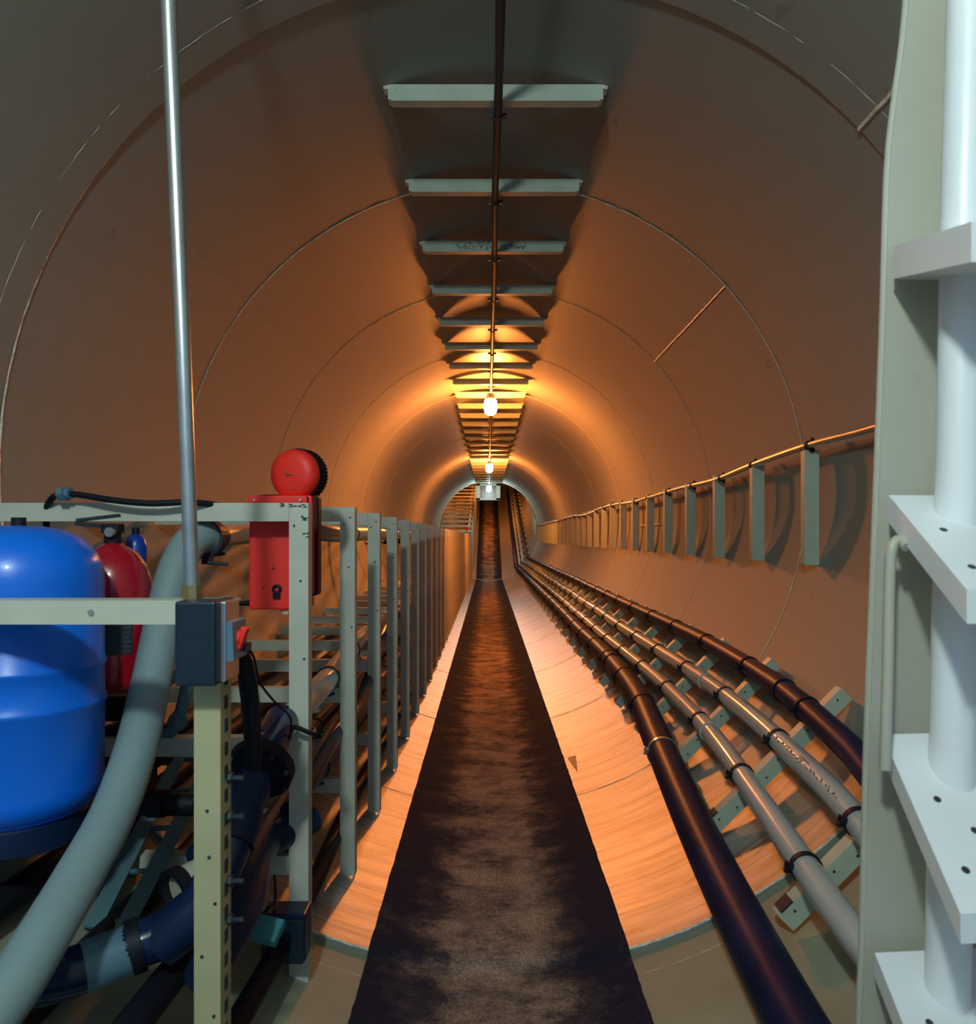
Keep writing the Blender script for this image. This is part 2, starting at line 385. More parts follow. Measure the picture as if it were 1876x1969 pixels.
# right wall bars
def wallbar():
    o = thing('wall_bar', '', 'bar'); x = 1.145
    MB().channel((x, 0, R-.265), (x, 0, R+.150), (0, -1, 0), .05, .03, .004).build('channel', M['green'], o, smooth=False)
    MB().box((x-.0255, .016, R-.0575), (.005, .034, .41)).build('side_flange', M['green'], o, smooth=False)
    return o
pr = wallbar(); register(pr)
WB = [2.10+.52*i for i in range(29)]+[KINK+.6+.52*i for i in range(14)]
series(pr, WB, lambda i: 'vertical pale green steel bar on the right wall, ' + ('nearest, behind the white ladder' if i == 0 else '%s beyond the ladder' % ('first' if i == 1 else ORD[i-1])),
       'small distant vertical bar on the right wall near the tunnel bend', 'vertical bar on the right wall of the sloping far tube', 'upright bars on the right wall')

# pipe brackets
def bracket():
    o = thing('pipe_bracket', '', 'bracket')
    def q(deg, rho): a = math.radians(deg); return Vector((rho*math.sin(a), 0, R-rho*math.cos(a)))
    a, b = q(31.8, R-.030), q(58.6, R-.030); u = (b-a).normalized(); n = Vector((-u.z, 0, u.x))
    MB().channel(a, b, (0, -1, 0), .045, .035, .004).build('channel', M['green'], o, smooth=False)
    mb = MB()
    for k in range(9):
        c = a.lerp(b, .06+.11*k)+n*.006*(-1)**k; mb.cyl(c+Vector((0, -.001, 0)), c+Vector((0, .002, 0)), .0032, seg=8)
    mb.build('bolt_hole', M['ink'], o)['kind'] = 'stuff'
    MB().box(a.lerp(b, .05)+n*.0245+Vector((0, .017, 0)), (.035, .036, .004), Matrix.Rotation(-math.atan2(u.z, u.x), 3, 'Y')).build('end_clip', M['darksteel'], o, smooth=False)
    return o
pr = bracket(); register(pr)
BR = [1.56+.51*i for i in range(31)]+[KINK+.3+.51*i for i in range(15)]
series(pr, BR, lambda i: 'slanted pale green pipe bracket on the lower right wall, %s from the camera' % ORD[i],
       'small distant slanted pipe bracket below the far wall bars', 'slanted pipe bracket in the sloping far tube', 'brackets under the right hand pipes')

# rack frames on the left
POSTX = -.42
def rack(top=-.10, low=True, px=POSTX):
    o = thing('rack_frame', '', 'rack')
    zb = R-math.sqrt(R*R-px*px); zt = R+top+.02
    MB().channel((px, 0, zb), (px, 0, zt), (0, -1, 0), .042, .034, .004).build('post', M['cream'], o, smooth=False)
    for h in (top, -.613, -.87):
        xw = -math.sqrt(R*R-h*h)+.012
        MB().channel((xw, .001, R+h), (px-.022, .001, R+h), (0, -1, 0), .04, .034, .004).build('rail', M['cream'], o, smooth=False)
    mb = MB()
    for z, x in ((zt-.03, .008), (zt-.05, -.01), (zt-.17, .004), (zt-.34, .012)):
        mb.cyl((px+x, -.001, z), (px+x, .002, z), .0028, seg=8)
    mb.build('bolt_hole', M['ink'], o)['kind'] = 'stuff'
    return o
pr = rack(); register(pr)
RK = [1.585+.476*i for i in range(33)]+[KINK+.35+.476*i for i in range(18)]
series(pr, RK, lambda i: 'cream steel rack frame left of the carpet, ' + ('directly in front of the red lantern' if i == 0 else '%s behind the red lantern' % ('first' if i == 1 else ORD[i-1])),
       'distant rack frame left of the carpet, in the packed row near the bend', 'rack frame on the left of the sloping far tube', 'rack frames along the left wall')
mb = MB(); rs = random.Random(9)
for x, z in ((-.452, 1.116), (-.43, 1.116), (-.410, 1.112), (-.404, 1.085), (-.405, 1.05)):
    for _ in range(3):
        q = Vector((x+rs.uniform(-.008, .006), RK[0]-.0006, z+rs.uniform(-.004, .004)))
        mb.prism([q+Vector((rs.uniform(.003, .007)*math.cos(a), 0, rs.uniform(.0008, .0025)*math.sin(a))) for a in [k*.9 for k in range(7)]], (0, -.0003, 0))
o = mb.build('paint_chips', M['ink'], smooth=False); o.parent = pr; o.location = (0, -pr.location.y, 0); o['kind'] = 'stuff'
pr.location.x -= .014; pr.location.z -= .011
# the near, lower frame
r0 = thing('rack_frame', 'low cream rack frame nearest the camera, with slotted post and dark switch box', 'rack', (0, 1.1, 0), 'rack frames along the left wall')
x0 = -.446; zt = .942
sub(MB().channel((x0, 1.1, .03), (x0, 1.1, zt), (0, -1, 0), .040, .045, .004), 'post', M['oldcream'], r0, smooth=False)
sub(MB().channel((-1.15, 1.098, zt-.022), (x0+.035, 1.098, zt-.022), (0, -1, 0), .036, .05, .004), 'rail', M['cream'], r0, smooth=False)
mb = MB()
for k in range(22): mb.box((x0+.0205, 1.122, .06+.036*k), (.002, .012, .020))
for x, z in ((.003, .55), (-.008, .40), (.01, .31), (-.006, .17), (.0, .62), (.012, .48), (.006, .22)): mb.cyl((x0+x, 1.0985, z), (x0+x, 1.101, z), .0026, seg=8)
sub(mb, 'slot', M['ink'], r0, smooth=False)['kind'] = 'stuff'
for z in (.66, .60, .50, .44): sub(MB().cyl((x0+.02, 1.13, z), (x0+.045, 1.13, z), .004, seg=10).cyl((x0+.022, 1.13, z), (x0+.028, 1.13, z), .009, seg=6), 'bolt', M['darksteel'], r0)
mb = MB().cyl((-.62, 1.096, zt-.022), (-.62, 1.10, zt-.022), .005, seg=12); sub(mb, 'rivet', M['steel'], r0)

# ---------------------------------------------------------------- lamps and conduits
def lamp(label, t, m, x=0.0, h0=1.085):
    base = P(t, x, h0)
    o = thing('hanging_lamp', label, 'lamp', base, 'jar lamps along the ceiling conduit')
    sub(MB().lathe([(0, .012), (.030, .010), (.034, -.01), (.045, -.030), (.045, -.040), (0, -.040)], base), 'socket', M['socket'], o)
    sub(MB().lathe([(.040, -.040), (.052, -.055), (.057, -.085), (.056, -.130), (.048, -.160), (.027, -.178), (0, -.184)], base), 'globe', m, o)
    return o
lamp('bare warm lamp glowing under the ceiling, nearest visible lamp', 6.35, M['warm'])
lamp('smaller warm lamp glowing halfway down the tunnel ceiling', 11.9, M['warm'])
lamp('small cool white lamp at the tunnel bend', 16.95, M['end'])
lamp('warm lamp on the ceiling of the sloping far tube', KINK+3.6, M['warm'])
lamp('cool white lamp hanging from the ceiling behind the camera', -.45, M['near'], -.32, .98)

base = P(0, 0, 1.09)
o = thing('ceiling_conduit', 'dark conduit running along the middle of the ceiling under the crossbars', 'conduit', base)
def cond(t0, t1, x, h, wob, step, seed):
    rr = random.Random(seed); n = int((t1-t0)/step); return smooth_path([P(t0+(t1-t0)*i/n, x+rr.uniform(-wob, wob), h+rr.uniform(-wob, wob)) for i in range(n+1)], 4)
sub(MB().tube([P(-1.5, .006, 1.093), P(.5, .006, 1.093)]+cond(1.0, 17.2, .006, 1.093, .0025, .56, 5), .0125, 12), 'pipe', M['darksteel'], o)
for t in CB:
    if t > KINK: break
    mb = MB().band(P(t+.05, .006, 1.093), (0, 1, 0), .0125, .018, .003, 16)
    for s in (-1, 1): mb.box(P(t+.05, .006+s*.022, 1.096), (.014, .012, .012))
    mb.box(P(t+.05, .006, 1.110), (.012, .016, .02))
    sub(mb, 'clip', M['darksteel'], o, smooth=False)
# right hand conduit
pts = [(.2, 1.06, .17), (1.0, 1.09, .166), (2.11, 1.130, .163), (2.61, 1.128, .166), (3.16, 1.126, .150), (3.71, 1.128, .127), (4.38, 1.130, .132), (5.1, 1.128, .124), (5.84, 1.130, .122)]
rr = random.Random(2); t = 6.6
while t < KINK-.3: pts.append((t, 1.128, .125+rr.uniform(-.014, .014))); t += .8
pp = smooth_path([P(*p) for p in pts], 5)
o = thing('wall_conduit', 'thin coppery conduit clipped along the tops of the right wall bars', 'conduit', pp[0])
sub(MB().tube(pp, .0125, 12), 'pipe', M['steel'], o)
for t in WB[:29]:
    c = min(pp, key=lambda p: abs(p.y-(t-.03)))
    mb = MB().band(c, (0, 1, 0), .0125, .016, .004, 16); mb.box(c+Vector((.01, 0, .018)), (.012, .014, .016)).box(c+Vector((.012, 0, -.018)), (.012, .014, .014))
    sub(mb, 'clip', M['black'], o, smooth=False)
mb = MB().cyl(P(5.1, 1.183, -.066), P(6.0, 1.183, -.066), .003, seg=8)
tag(mb.build('thin_rod', M['white']), 'thin pale rod lying level against the right wall behind the bars', 'rod')

# ---------------------------------------------------------------- pipes on the right
def right_pipe(name, label, far_phi, near, rho, r, m, clampm, clamp_t0=0, special=None):
    pts = [polar(t, p, q) for t, p, q in near]
    tf = near[-1][0]+.7; rr = random.Random(int(far_phi))
    while tf < KINK-.3: pts.append(polar(tf, far_phi+rr.uniform(-.25, .25), rho)); tf += .9
    pts.append(polar(KINK-.05, far_phi, rho)); pts.append(polar(KINK+.5, far_phi, rho)); tf = KINK+1.3
    while tf < END: pts.append(polar(tf, far_phi, rho)); tf += 1.5
    path = smooth_path(pts, 6)
    o = thing(name, label, 'pipe', path[0])
    sub(MB().tube(path, r, 24), 'pipe_run', m, o)
    for i, t in enumerate(BR[:31]):
        if t < clamp_t0: continue
        j = min(range(1, len(path)-1), key=lambda k: abs(path[k].y-(t+.0)))
        a, b = path[j-1], path[j+1]; ax = (b-a).normalized(); c = a+(b-a)*((t-a.y)/(b.y-a.y) if abs(b.y-a.y) > 1e-6 else .5)
        mb = MB().band(c, ax, r, .014, .0035, 28)
        up = Vector((-.45, 0, .9)).normalized()
        left = Vector((-.8, -.1, -.1)).normalized()
        k = c+left*(r+.006)+Vector((0, 0, r*.35))
        mb.box(k, (.016, .016, .010)).cyl(k+Vector((-.008, -.0, .012)), k+Vector((.004, 0, -.014)), .003, seg=8).box(k+Vector((-.004, .004, -.012)), (.012, .012, .006))
        sub(mb, 'clamp', special if (special and i == 2) else clampm, o, smooth=False)
    return o, path
b1, path1 = right_pipe('drain_pipe', 'thick dark pipe, lowest and fattest of the four right hand pipes', 37.8,
    [(.5, 25.8, 1.135), (1.0, 26.3, 1.135), (1.42, 27.3, 1.135), (2.0, 29.6, 1.125), (2.69, 33.4, 1.10), (3.2, 36.3, 1.085), (3.8, 37.6, 1.08)], 1.08, .054, M['dark'], M['black'], 2.5, M['steel'])
b2, path2 = right_pipe('water_pipe', 'grey plastic pipe, the lower of the two pale right hand pipes', 42.7,
    [(.5, 34.6, 1.095), (1.0, 35.2, 1.095), (1.40, 36.2, 1.095), (1.91, 38.9, 1.095), (2.5, 41.6, 1.095), (3.2, 42.7, 1.095)], 1.095, .031, M['pvc'], M['black'])
b3, path3 = right_pipe('water_pipe', 'grey plastic pipe with pen writing, the upper of the two pale right hand pipes', 48.6,
    [(.5, 42.5, 1.095), (1.0, 42.9, 1.095), (1.40, 43.8, 1.095), (1.75, 46.0, 1.095), (2.4, 48.2, 1.095), (3.1, 48.8, 1.095)], 1.095, .030, M['pvc'], M['black'])
b4, path4 = right_pipe('cable_duct', 'dark pipe running highest on the right hand brackets', 56.0,
    [(.5, 47.6, 1.10), (1.0, 48.2, 1.10), (1.55, 49.6, 1.10), (1.8, 51.8, 1.10), (2.3, 54.6, 1.10), (3.0, 56.0, 1.095)], 1.095, .035, M['dark'], M['black'], 2.0)
# coupling sleeves
for root, path, t, rad, mm in ((b2, path2, 2.45, .031, 'pvc'), (b3, path3, 2.9, .030, 'pvc'), (b1, path1, 4.0, .054, 'dark'), (b4, path4, 2.35, .035, 'dark')):
    j = min(range(1, len(path)-1), key=lambda k: abs(path[k].y-t)); ax = (path[j+1]-path[j-1]).normalized()
    sub(MB().cyl(path[j]-ax*.05, path[j]+ax*.05, rad+.004, seg=28), 'coupling', M[mm], root)
# scribble along pipe 3
mb = MB(); rs = random.Random(11)
j0 = min(range(len(path3)), key=lambda k: abs(path3[k].y-2.0)); j1 = min(range(len(path3)), key=lambda k: abs(path3[k].y-1.62))
pa, pb = path3[j1], path3[j0]; ax = (pb-pa).normalized(); nn = (CAM-pa.lerp(pb, .5)); nn = (nn-ax*nn.dot(ax)).normalized(); sd = ax.cross(nn)
def on3(u, v):
    c = pa.lerp(pb, u); i = min(range(len(path3)-1), key=lambda k: (path3[k]-c).length); c0 = path3[i]; c = c0+ax*((c-c0).dot(ax))
    th = v*.5; return c+(nn*math.cos(th)+sd*math.sin(th))*.0305
u = .03
while u < .97:
    mb.tube([on3(u+rs.uniform(-.01, .03), rs.uniform(-.35, .35)) for _ in range(4)], .0009, 5); u += .05
mb.tube([on3(.55, -.6), on3(.52, .6)], .0012, 5); mb.tube([on3(.58, .6), on3(.46, .62)], .0012, 5)
sub(mb, 'pen_writing', M['ink'], b3)

# ---------------------------------------------------------------- pipes on the left rack
def left_pipe(name, label, pts, r, m, cat='pipe', clamps=(), cm='darksteel', n=7, seg=24):
    path = smooth_path(pts, n); o = thing(name, label, cat, path[0])
    sub(MB().tube(path, r, seg), 'pipe_run', M[m], o)
    for t in clamps:
        j = min(range(1, len(path)-1), key=lambda k: abs(path[k].y-t)); ax = (path[j+1]-path[j-1]).normalized(); a = path[j-1]; b = path[j+1]
        c = a+(b-a)*((t-a.y)/(b.y-a.y)) if abs(b.y-a.y) > 1e-6 else path[j]
        mb = MB().band(c, ax, r, .016, .003, 24).box(c+Vector((0, 0, -r-.012)), (.018, .014, .016)).cyl(c+Vector((-.018, 0, -r-.014)), c+Vector((.018, 0, -r-.014)), .0035, seg=8)
        sub(mb, 'clamp', M[cm], o, smooth=False)
    return o, path
far = lambda x, h, t0: [P(t, x, h) for t in [t0+(KINK-.3-t0)*i/8 for i in range(9)]]+[P(KINK+.4, x, h), P(KINK+4, x, h), P(END-.5, x, h)]
o, p = left_pipe('return_pipe', 'glossy steel pipe hanging just under the rack tops', [W(398, 1034, 1.66), W(440, 1030, 1.78), W(500, 1024, 1.95), W(560, 1018, 2.1), P(2.35, -.50, -.155), P(3.0, -.51, -.150)]+far(-.51, -.150, 3.8), .026, 'steel', clamps=[1.72]+[2.06+.476*i for i in range(8)])
o, p = left_pipe('supply_pipe', 'pale glossy pipe lying on the middle rack rails', [W(505, 1440, 1.47), W(545, 1400, 1.60), W(590, 1350, 1.80), W(625, 1312, 2.0), W(700, 1222, 2.9), P(3.6, -.528, -.560)]+far(-.528, -.560, 4.4), .031, 'pvc', clamps=[2.06+.476*i for i in range(8)])
o, p = left_pipe('lower_pipe', 'navy pipe on the lowest rack rails, beside the posts', [W(395, 1880, 1.16), W(470, 1740, 1.33), P(1.6, -.50, -.815), P(2.4, -.505, -.815)]+far(-.51, -.815, 3.2), .034, 'navy', clamps=[2.06+.476*i for i in range(6)])
o, p = left_pipe('lower_pipe', 'thinner navy pipe on the lowest rack rails, nearer the wall', [P(1.5, -.62, -.82), P(2.4, -.62, -.82)]+far(-.62, -.82, 3.2), .025, 'navy', clamps=[2.06+.476*i for i in range(6)])
o, p = left_pipe('middle_pipe', 'dark navy pipe crossing low behind the second rack post', [W(560, 1560, 1.62), W(650, 1400, 2.1), W(690, 1355, 2.35), P(3.2, -.468, -.545)]+far(-.468, -.545, 4.0), .024, 'navy')
# thick pale hose
path = smooth_path([W(400, 1034, 1.655), W(385, 1032, 1.63), W(362, 1050, 1.60), W(338, 1100, 1.56), W(318, 1180, 1.52), W(290, 1320, 1.43), W(262, 1440, 1.33), W(218, 1565, 1.23), W(150, 1690, 1.12), W(85, 1800, 1.03), W(20, 1905, .96), W(-60, 2010, .90)], 10)
o = thing('thick_hose', 'thick pale grey hose curving down from the rack top past the red cylinder', 'hose', path[-1])
sub(MB().tube(path, .037, 28), 'hose_run', M['hose'], o)
ax = (W(440, 1030, 1.78)-W(385, 1032, 1.63)).normalized(); c = W(400, 1034, 1.655)
sub(MB().band(c, ax, .034, .03, .008, 28).box(c+Vector((0, 0, -.05)), (.02, .02, .02)).cyl(c+Vector((0, -.01, -.056)), c+Vector((.05, -.01, -.06)), .004, seg=8), 'hose_clamp', M['darksteel'], o, smooth=False)
sub(MB().tube([W(-6+i*16, 1948-26*i, .925+.02*i) for i in range(1)]+[W(30, 1888, .965)], .001, 6), 'seam_mark', M['hose'], o)
# dark sewer pipe with flange, near
path = smooth_path([W(545, 1385, 1.60), W(510, 1460, 1.45), W(470, 1545, 1.36), W(440, 1630, 1.30), W(400, 1720, 1.26), W(340, 1785, 1.24), W(270, 1815, 1.22), W(200, 1845, 1.19), W(120, 1875, 1.15), W(50, 1888, 1.11), W(-40, 1900, 1.08)], 9)
o = thing('waste_pipe', 'fat navy blue waste pipe with a big flange, bending left behind the near post', 'pipe', path[0])
sub(MB().tube(path, .038, 28), 'pipe_run', M['navy_gloss'], o)
def at(pth, q):
    j = min(range(1, len(pth)-1), key=lambda k: (pth[k]-q).length); return pth[j], (pth[j+1]-pth[j-1]).normalized()
c, ax = at(path, W(500, 1475, 1.43))
sub(MB().cyl(c-ax*.012, c+ax*.012, .066, seg=36).cyl(c-ax*.03, c+ax*.03, .050, seg=36), 'flange', M['black'], o)
mb = MB()
q_ = Vector((0, 0, 1)).rotation_difference(ax)
for k in range(8): v = q_ @ Vector((.058*math.cos(k*.785), .058*math.sin(k*.785), 0)); mb.cyl(c+v-ax*.02, c+v+ax*.02, .005, seg=6)
sub(mb, 'flange_bolt', M['darksteel'], o)['kind'] = 'stuff'
c, ax = at(path, W(455, 1590, 1.33)); sub(MB().cyl(c-ax*.03, c+ax*.03, .043, seg=30), 'coupling', M['navy'], o)
c, ax = at(path, W(350, 1780, 1.24)); sub(MB().cyl(c-ax*.045, c+ax*.04, .043, seg=30), 'coupling', M['navy'], o)
c, ax = at(path, W(262, 1818, 1.22)); sub(MB().band(c, ax, .038, .02, .006, 30), 'rubber_band', M['black'], o)
c, ax = at(path, W(200, 1845, 1.19)); sub(MB().cyl(c-ax*.06, c+ax*.03, .0395, seg=30), 'grey_sleeve', M['boxgrey'], o)
# short cream-banded joint beside the near post
c = W(374, 1697, 1.42); ax = Vector((.55, .8, .1)).normalized()
o = thing('pipe_joint', 'short cream collar pipe joint half hidden left of the near post', 'joint', c)
sub(MB().cyl(c-ax*.03, c+ax*.03, .040, seg=28), 'collar', M['cream'], o)
sub(MB().band(c+ax*.035, ax, .036, .022, .012, 28), 'rear_ring', M['black'], o); sub(MB().band(c-ax*.035, ax, .036, .022, .010, 28), 'front_ring', M['black'], o)
sub(MB().cyl(c+ax*.04, c+ax*.30, .034, seg=28), 'pipe_end', M['navy'], o)
# cable tray
o = thing('cable_tray', 'slatted dark teal cable tray low beside the blue tank', 'tray', W(230, 1780, 1.35))
for a, b in (((178, 1782, 1.38), (360, 1425, 1.95)), ((238, 1785, 1.36), (425, 1430, 1.93)), ((110, 1790, 1.40), (285, 1440, 1.98))):
    A, B = W(*a), W(*b); u = (B-A).normalized(); f = Vector((.3, -.5, .8)); f = (f-u*f.dot(u)).normalized(); s_ = u.cross(f)*.016
    sub(MB().prism([A-s_, A+s_, B+s_, B-s_], -f*.006), 'slat', M['tray'], o, smooth=False)
for k in range(5):
    t = .05+.22*k; A = W(110, 1790, 1.40).lerp(W(285, 1440, 1.98), t)-Vector((0, 0, .012)); B = W(238, 1785, 1.36).lerp(W(425, 1430, 1.93), t)-Vector((0, 0, .012))
    sub(MB().cyl(A, B, .006, seg=10), 'rung', M['tray'], o)
# bundle of black cables and pipes low against the left wall
for i, (x, h, rr_, lab) in enumerate(((-.75, -.925, .028, 'lowest fat black pipe under the cable tray slats'), (-.86, -.80, .028, 'black pipe along the wall behind the cable tray'), (-.57, -.93, .028, 'black pipe on the tube floor under the low rack rails'), (-.46, -1.02, .022, 'thin black pipe on the tube floor at the foot of the posts'), (-.90, -.70, .026, 'uppermost black wall pipe behind the blue tank'))):
    pts = [P(.3, x, h), P(1.0, x-.01, h), P(1.7, x+.008, h), P(2.4, x-.006, h), P(3.3, x, h), P(5, x, h), P(9, x, h), P(13, x, h), P(KINK-.3, x, h)]
    left_pipe('wall_pipe', lab, pts, rr_, 'black', seg=18)
# dark cross pipe
a, b = W(290, 1545, 1.50), W(375, 1547, 1.52)
o = thing('stub_pipe', 'short black cross pipe between the thick hose and near post', 'pipe', a)
sub(MB().cyl(a-Vector((.06, 0, 0)), b, .023, seg=24), 'pipe_run', M['black'], o); sub(MB().cyl(a, a+Vector((.03, 0, 0)), .028, seg=24), 'coupling', M['black'], o)

# pump behind the tank
c = W(215, 1385, 1.62)
o = thing('water_pump', 'black water pump under the red cylinder beside the blue tank', 'pump', c)
sub(MB().box(c+Vector((.01, 0, .035)), (.13, .09, .055), bev=.006), 'housing', M['black'], o, smooth=False)
sub(MB().cyl(c+Vector((-.02, .02, -.06)), c+Vector((.12, .02, -.06)), .045, seg=28), 'motor', M['black'], o)
mb = MB()
for k in range(7): mb.band(c+Vector((.0+k*.016, .02, -.06)), (1, 0, 0), .045, .004, .006, 24)
sub(mb, 'cooling_fins', M['darksteel'], o, smooth=False)
mb = MB().cyl(W(168, 1410, 1.5), W(168, 1500, 1.5), .011, seg=16).cyl(W(168, 1425, 1.5), W(168, 1438, 1.5), .018, seg=6).cyl(W(168, 1468, 1.5), W(168, 1480, 1.5), .020, seg=6)
sub(mb, 'valve_stem', M['darksteel'], o)
mb = MB()
for k in range(3): mb.box(c+Vector((-.05+.06*k, .01, -.125)), (.02, .08, .03))
sub(mb, 'foot', M['black'], o, smooth=False)
pp = smooth_path([W(300, 1335, 1.7), W(345, 1292, 1.75), W(400, 1230, 1.85)], 6)
o = thing('branch_pipe', 'slim grey pipe slanting up behind the dark switch box', 'pipe', pp[0]); sub(MB().tube(pp, .011, 14), 'pipe_run', M['boxgrey'], o)
pp = smooth_path([W(300, 1415, 1.62), W(325, 1410, 1.6), W(342, 1390, 1.6), W(352, 1355, 1.6), W(362, 1310, 1.6)], 6)
o = thing('elbow_pipe', 'grey elbow pipe with union nut left of the near post', 'pipe', pp[0]); sub(MB().tube(pp, .013, 14), 'pipe_run', M['boxgrey'], o)
c, ax = at(pp, W(345, 1385, 1.6)); sub(MB().cyl(c-ax*.008, c+ax*.008, .022, seg=6).cyl(c-ax*.016, c+ax*.016, .017, seg=20), 'union_nut', M['boxgrey'], o, smooth=False)

# ---------------------------------------------------------------- blue tank
tx, ty = -.8595, 1.30; zb = R-.70
prof = [(0, 0), (.108, 0), (.112, .012), (.112, .055), (.128, .062), (.136, .085), (.137, .10), (.137, .232), (.1405, .236), (.1405, .243), (.137, .247), (.137, .30), (.1405, .304), (.1405, .310), (.137, .314)]
H = .555
prof += [(.137, H-.10), (.134, H-.075), (.122, H-.045), (.100, H-.022), (.07, H-.008), (.035, H-.001), (0, H)]
o = thing('pressure_tank', 'glossy blue upright pressure tank at the left edge', 'tank', (tx, ty, zb))
sub(MB().lathe(prof, (tx, ty, zb), seg=72), 'body', M['blue'], o, ang=60)
sub(MB().lathe([(.1115, 0), (.116, .004), (.116, .045), (.1115, .05)], (tx, ty, zb), seg=64), 'skirt', M['navy'], o)
sub(MB().cyl((tx, ty, zb+H-.004), (tx, ty, zb+H+.014), .012, seg=16), 'air_valve', M['black'], o)

# ---------------------------------------------------------------- red cylinder
c = W(218, 1320, 1.52); r_ = .075
o = thing('fire_extinguisher', 'fat dark red fire extinguisher behind the near cream rail', 'extinguisher', c)
hh = .30
sub(MB().lathe([(0, -.004), (.06, -.004), (.072, .004), (r_, .02), (r_, hh-.095), (.072, hh-.07), (.064, hh-.045), (.048, hh-.022), (.028, hh-.008), (.016, hh), (0, hh)], c, seg=64), 'body', M['red'], o, ang=60)
top = c+Vector((0, 0, hh))
sub(MB().cyl(top-Vector((0, 0, .004)), top+Vector((0, 0, .024)), .017, seg=20).box(top+Vector((0, 0, .030)), (.036, .03, .02), bev=.003), 'valve', M['black'], o, smooth=False)
sub(MB().box(top+Vector((-.035, 0, .036)), (.08, .018, .008), Matrix.Rotation(.1, 3, 'Y')).box(top+Vector((-.03, 0, .052)), (.085, .018, .006), Matrix.Rotation(-.12, 3, 'Y')), 'handle', M['darksteel'], o, smooth=False)
sub(MB().cyl(top+Vector((.006, -.018, .022)), top+Vector((.006, -.028, .022)), .010, seg=20), 'gauge', M['steel'], o)
mb = MB(); n = 16
for k in range(n):       # curved label plate
    a0 = math.radians(-108+74*k/n); a1 = math.radians(-108+74*(k+1)/n)
    mb.bm.faces.new([mb.bm.verts.new(c+Vector((.0756*math.cos(a), .0756*math.sin(a), z))) for a, z in ((a0, .075), (a1, .075), (a1, .175), (a0, .175))])
lab = sub(mb, 'instruction_label', M['ink'], o)
mb = MB(); rs = random.Random(4)
def lp(a, z): a = math.radians(a); return c+Vector((.0761*math.cos(a), .0761*math.sin(a), z))
for row in range(9):
    a = -92
    z = .082+row*.0095
    while a < -40:
        w_ = rs.uniform(2.0, 5.0); mb.tube([lp(a+w_*i/4, z+(0.0018 if i % 2 else -.0018)) for i in range(5)], .0006, 5); a += w_+1.4
for row in range(5): mb.tube([lp(-104, .085+row*.017), lp(-100, .093+row*.017), lp(-98, .085+row*.017)], .0007, 5)
mb.tube([lp(-96, .078), lp(-96, .172)], .0008, 5)
subsub(mb, 'label_text', M['boxgrey'], o, lab)
c2 = W(262, 1088, 1.62)
o = thing('small_cylinder', 'small dark blue gas cylinder standing behind the red extinguisher', 'cylinder', c2)
sub(MB().lathe([(0, -.16), (.022, -.16), (.023, -.15), (.023, .045), (.018, .062), (.008, .070), (0, .072)], c2, seg=32), 'body', M['deepblue'], o)
sub(MB().cyl(c2+Vector((0, 0, .07)), c2+Vector((0, 0, .085)), .008, seg=14), 'valve', M['black'], o)

# black hose over the top rail
pp = smooth_path([W(95, 1090, 1.66), W(92, 1040, 1.64), W(90, 985, 1.60), W(98, 962, 1.57), W(115, 951, 1.56), W(150, 951, 1.555), W(220, 962, 1.55), W(290, 968, 1.55), W(360, 966, 1.56), W(420, 972, 1.60), W(455, 990, 1.64)], 7)
o = thing('air_hose', 'black hose arching over the top rail behind the galvanised pole', 'hose', pp[0])
sub(MB().tube(pp, .0068, 14), 'hose_run', M['black'], o)
c, ax = at(pp, W(122, 950, 1.56)); sub(MB().cyl(c-ax*.007, c+ax*.007, .0165, seg=6).cyl(c+ax*.008, c+ax*.018, .012, seg=16), 'hose_nut', M['boxgrey'], o, smooth=False)

# ---------------------------------------------------------------- galvanised pole, switch box
a, b = W(371, 1152, 1.095), W(328, 72, 1.06); dirv = (b-a); top = a+dirv*1.6
o = thing('conduit_pole', 'tall galvanised conduit pole rising from the dark switch box', 'pole', a)
sub(MB().tube([a, a.lerp(top, .3)+Vector((.001, 0, 0)), a.lerp(top, .6), top], .0108, 20), 'pole_tube', M['steel'], o)
sub(MB().cyl(a, a+dirv.normalized()*.022, .0145, seg=8), 'gland_nut', M['brass'], o, smooth=False)
c = W(379, 1237, 1.05)
o = thing('switch_box', 'dark blue switch box with red rotary handle on the near post', 'switch', c)
w_, h_ = .058, .122
sub(MB().box(c+Vector((0, .035, 0)), (w_, .085, h_), bev=.004), 'enclosure', M['boxblue'], o, smooth=False)
sub(MB().box(c+Vector((w_/2+.003, .045, 0)), (.008, .06, h_*.96), bev=.002), 'mounting_plate', M['steel'], o, smooth=False)
c3 = W(440, 1228, 1.09)
f = MB().prism([c3+Vector((-.018, -.025, .033)), c3+Vector((.012, -.018, .026)), c3+Vector((.014, -.018, -.030)), c3+Vector((-.018, -.025, -.036))], (0, .06, 0))
fr = sub(f, 'switch_housing', M['boxgrey'], o, smooth=False)
c4 = W(466, 1226, 1.10)
subsub(MB().box(c4, (.010, .016, .034), Matrix.Rotation(.35, 3, 'Y'), bev=.002).cyl(c4+Vector((-.012, 0, 0)), c4+Vector((0, 0, 0)), .012, seg=18), 'rotary_handle', M['redp'], o, fr, smooth=False)
subsub(MB().box(W(468, 1243, 1.12), (.02, .02, .012)), 'handle_clip', M['darksteel'], o, fr, smooth=False)
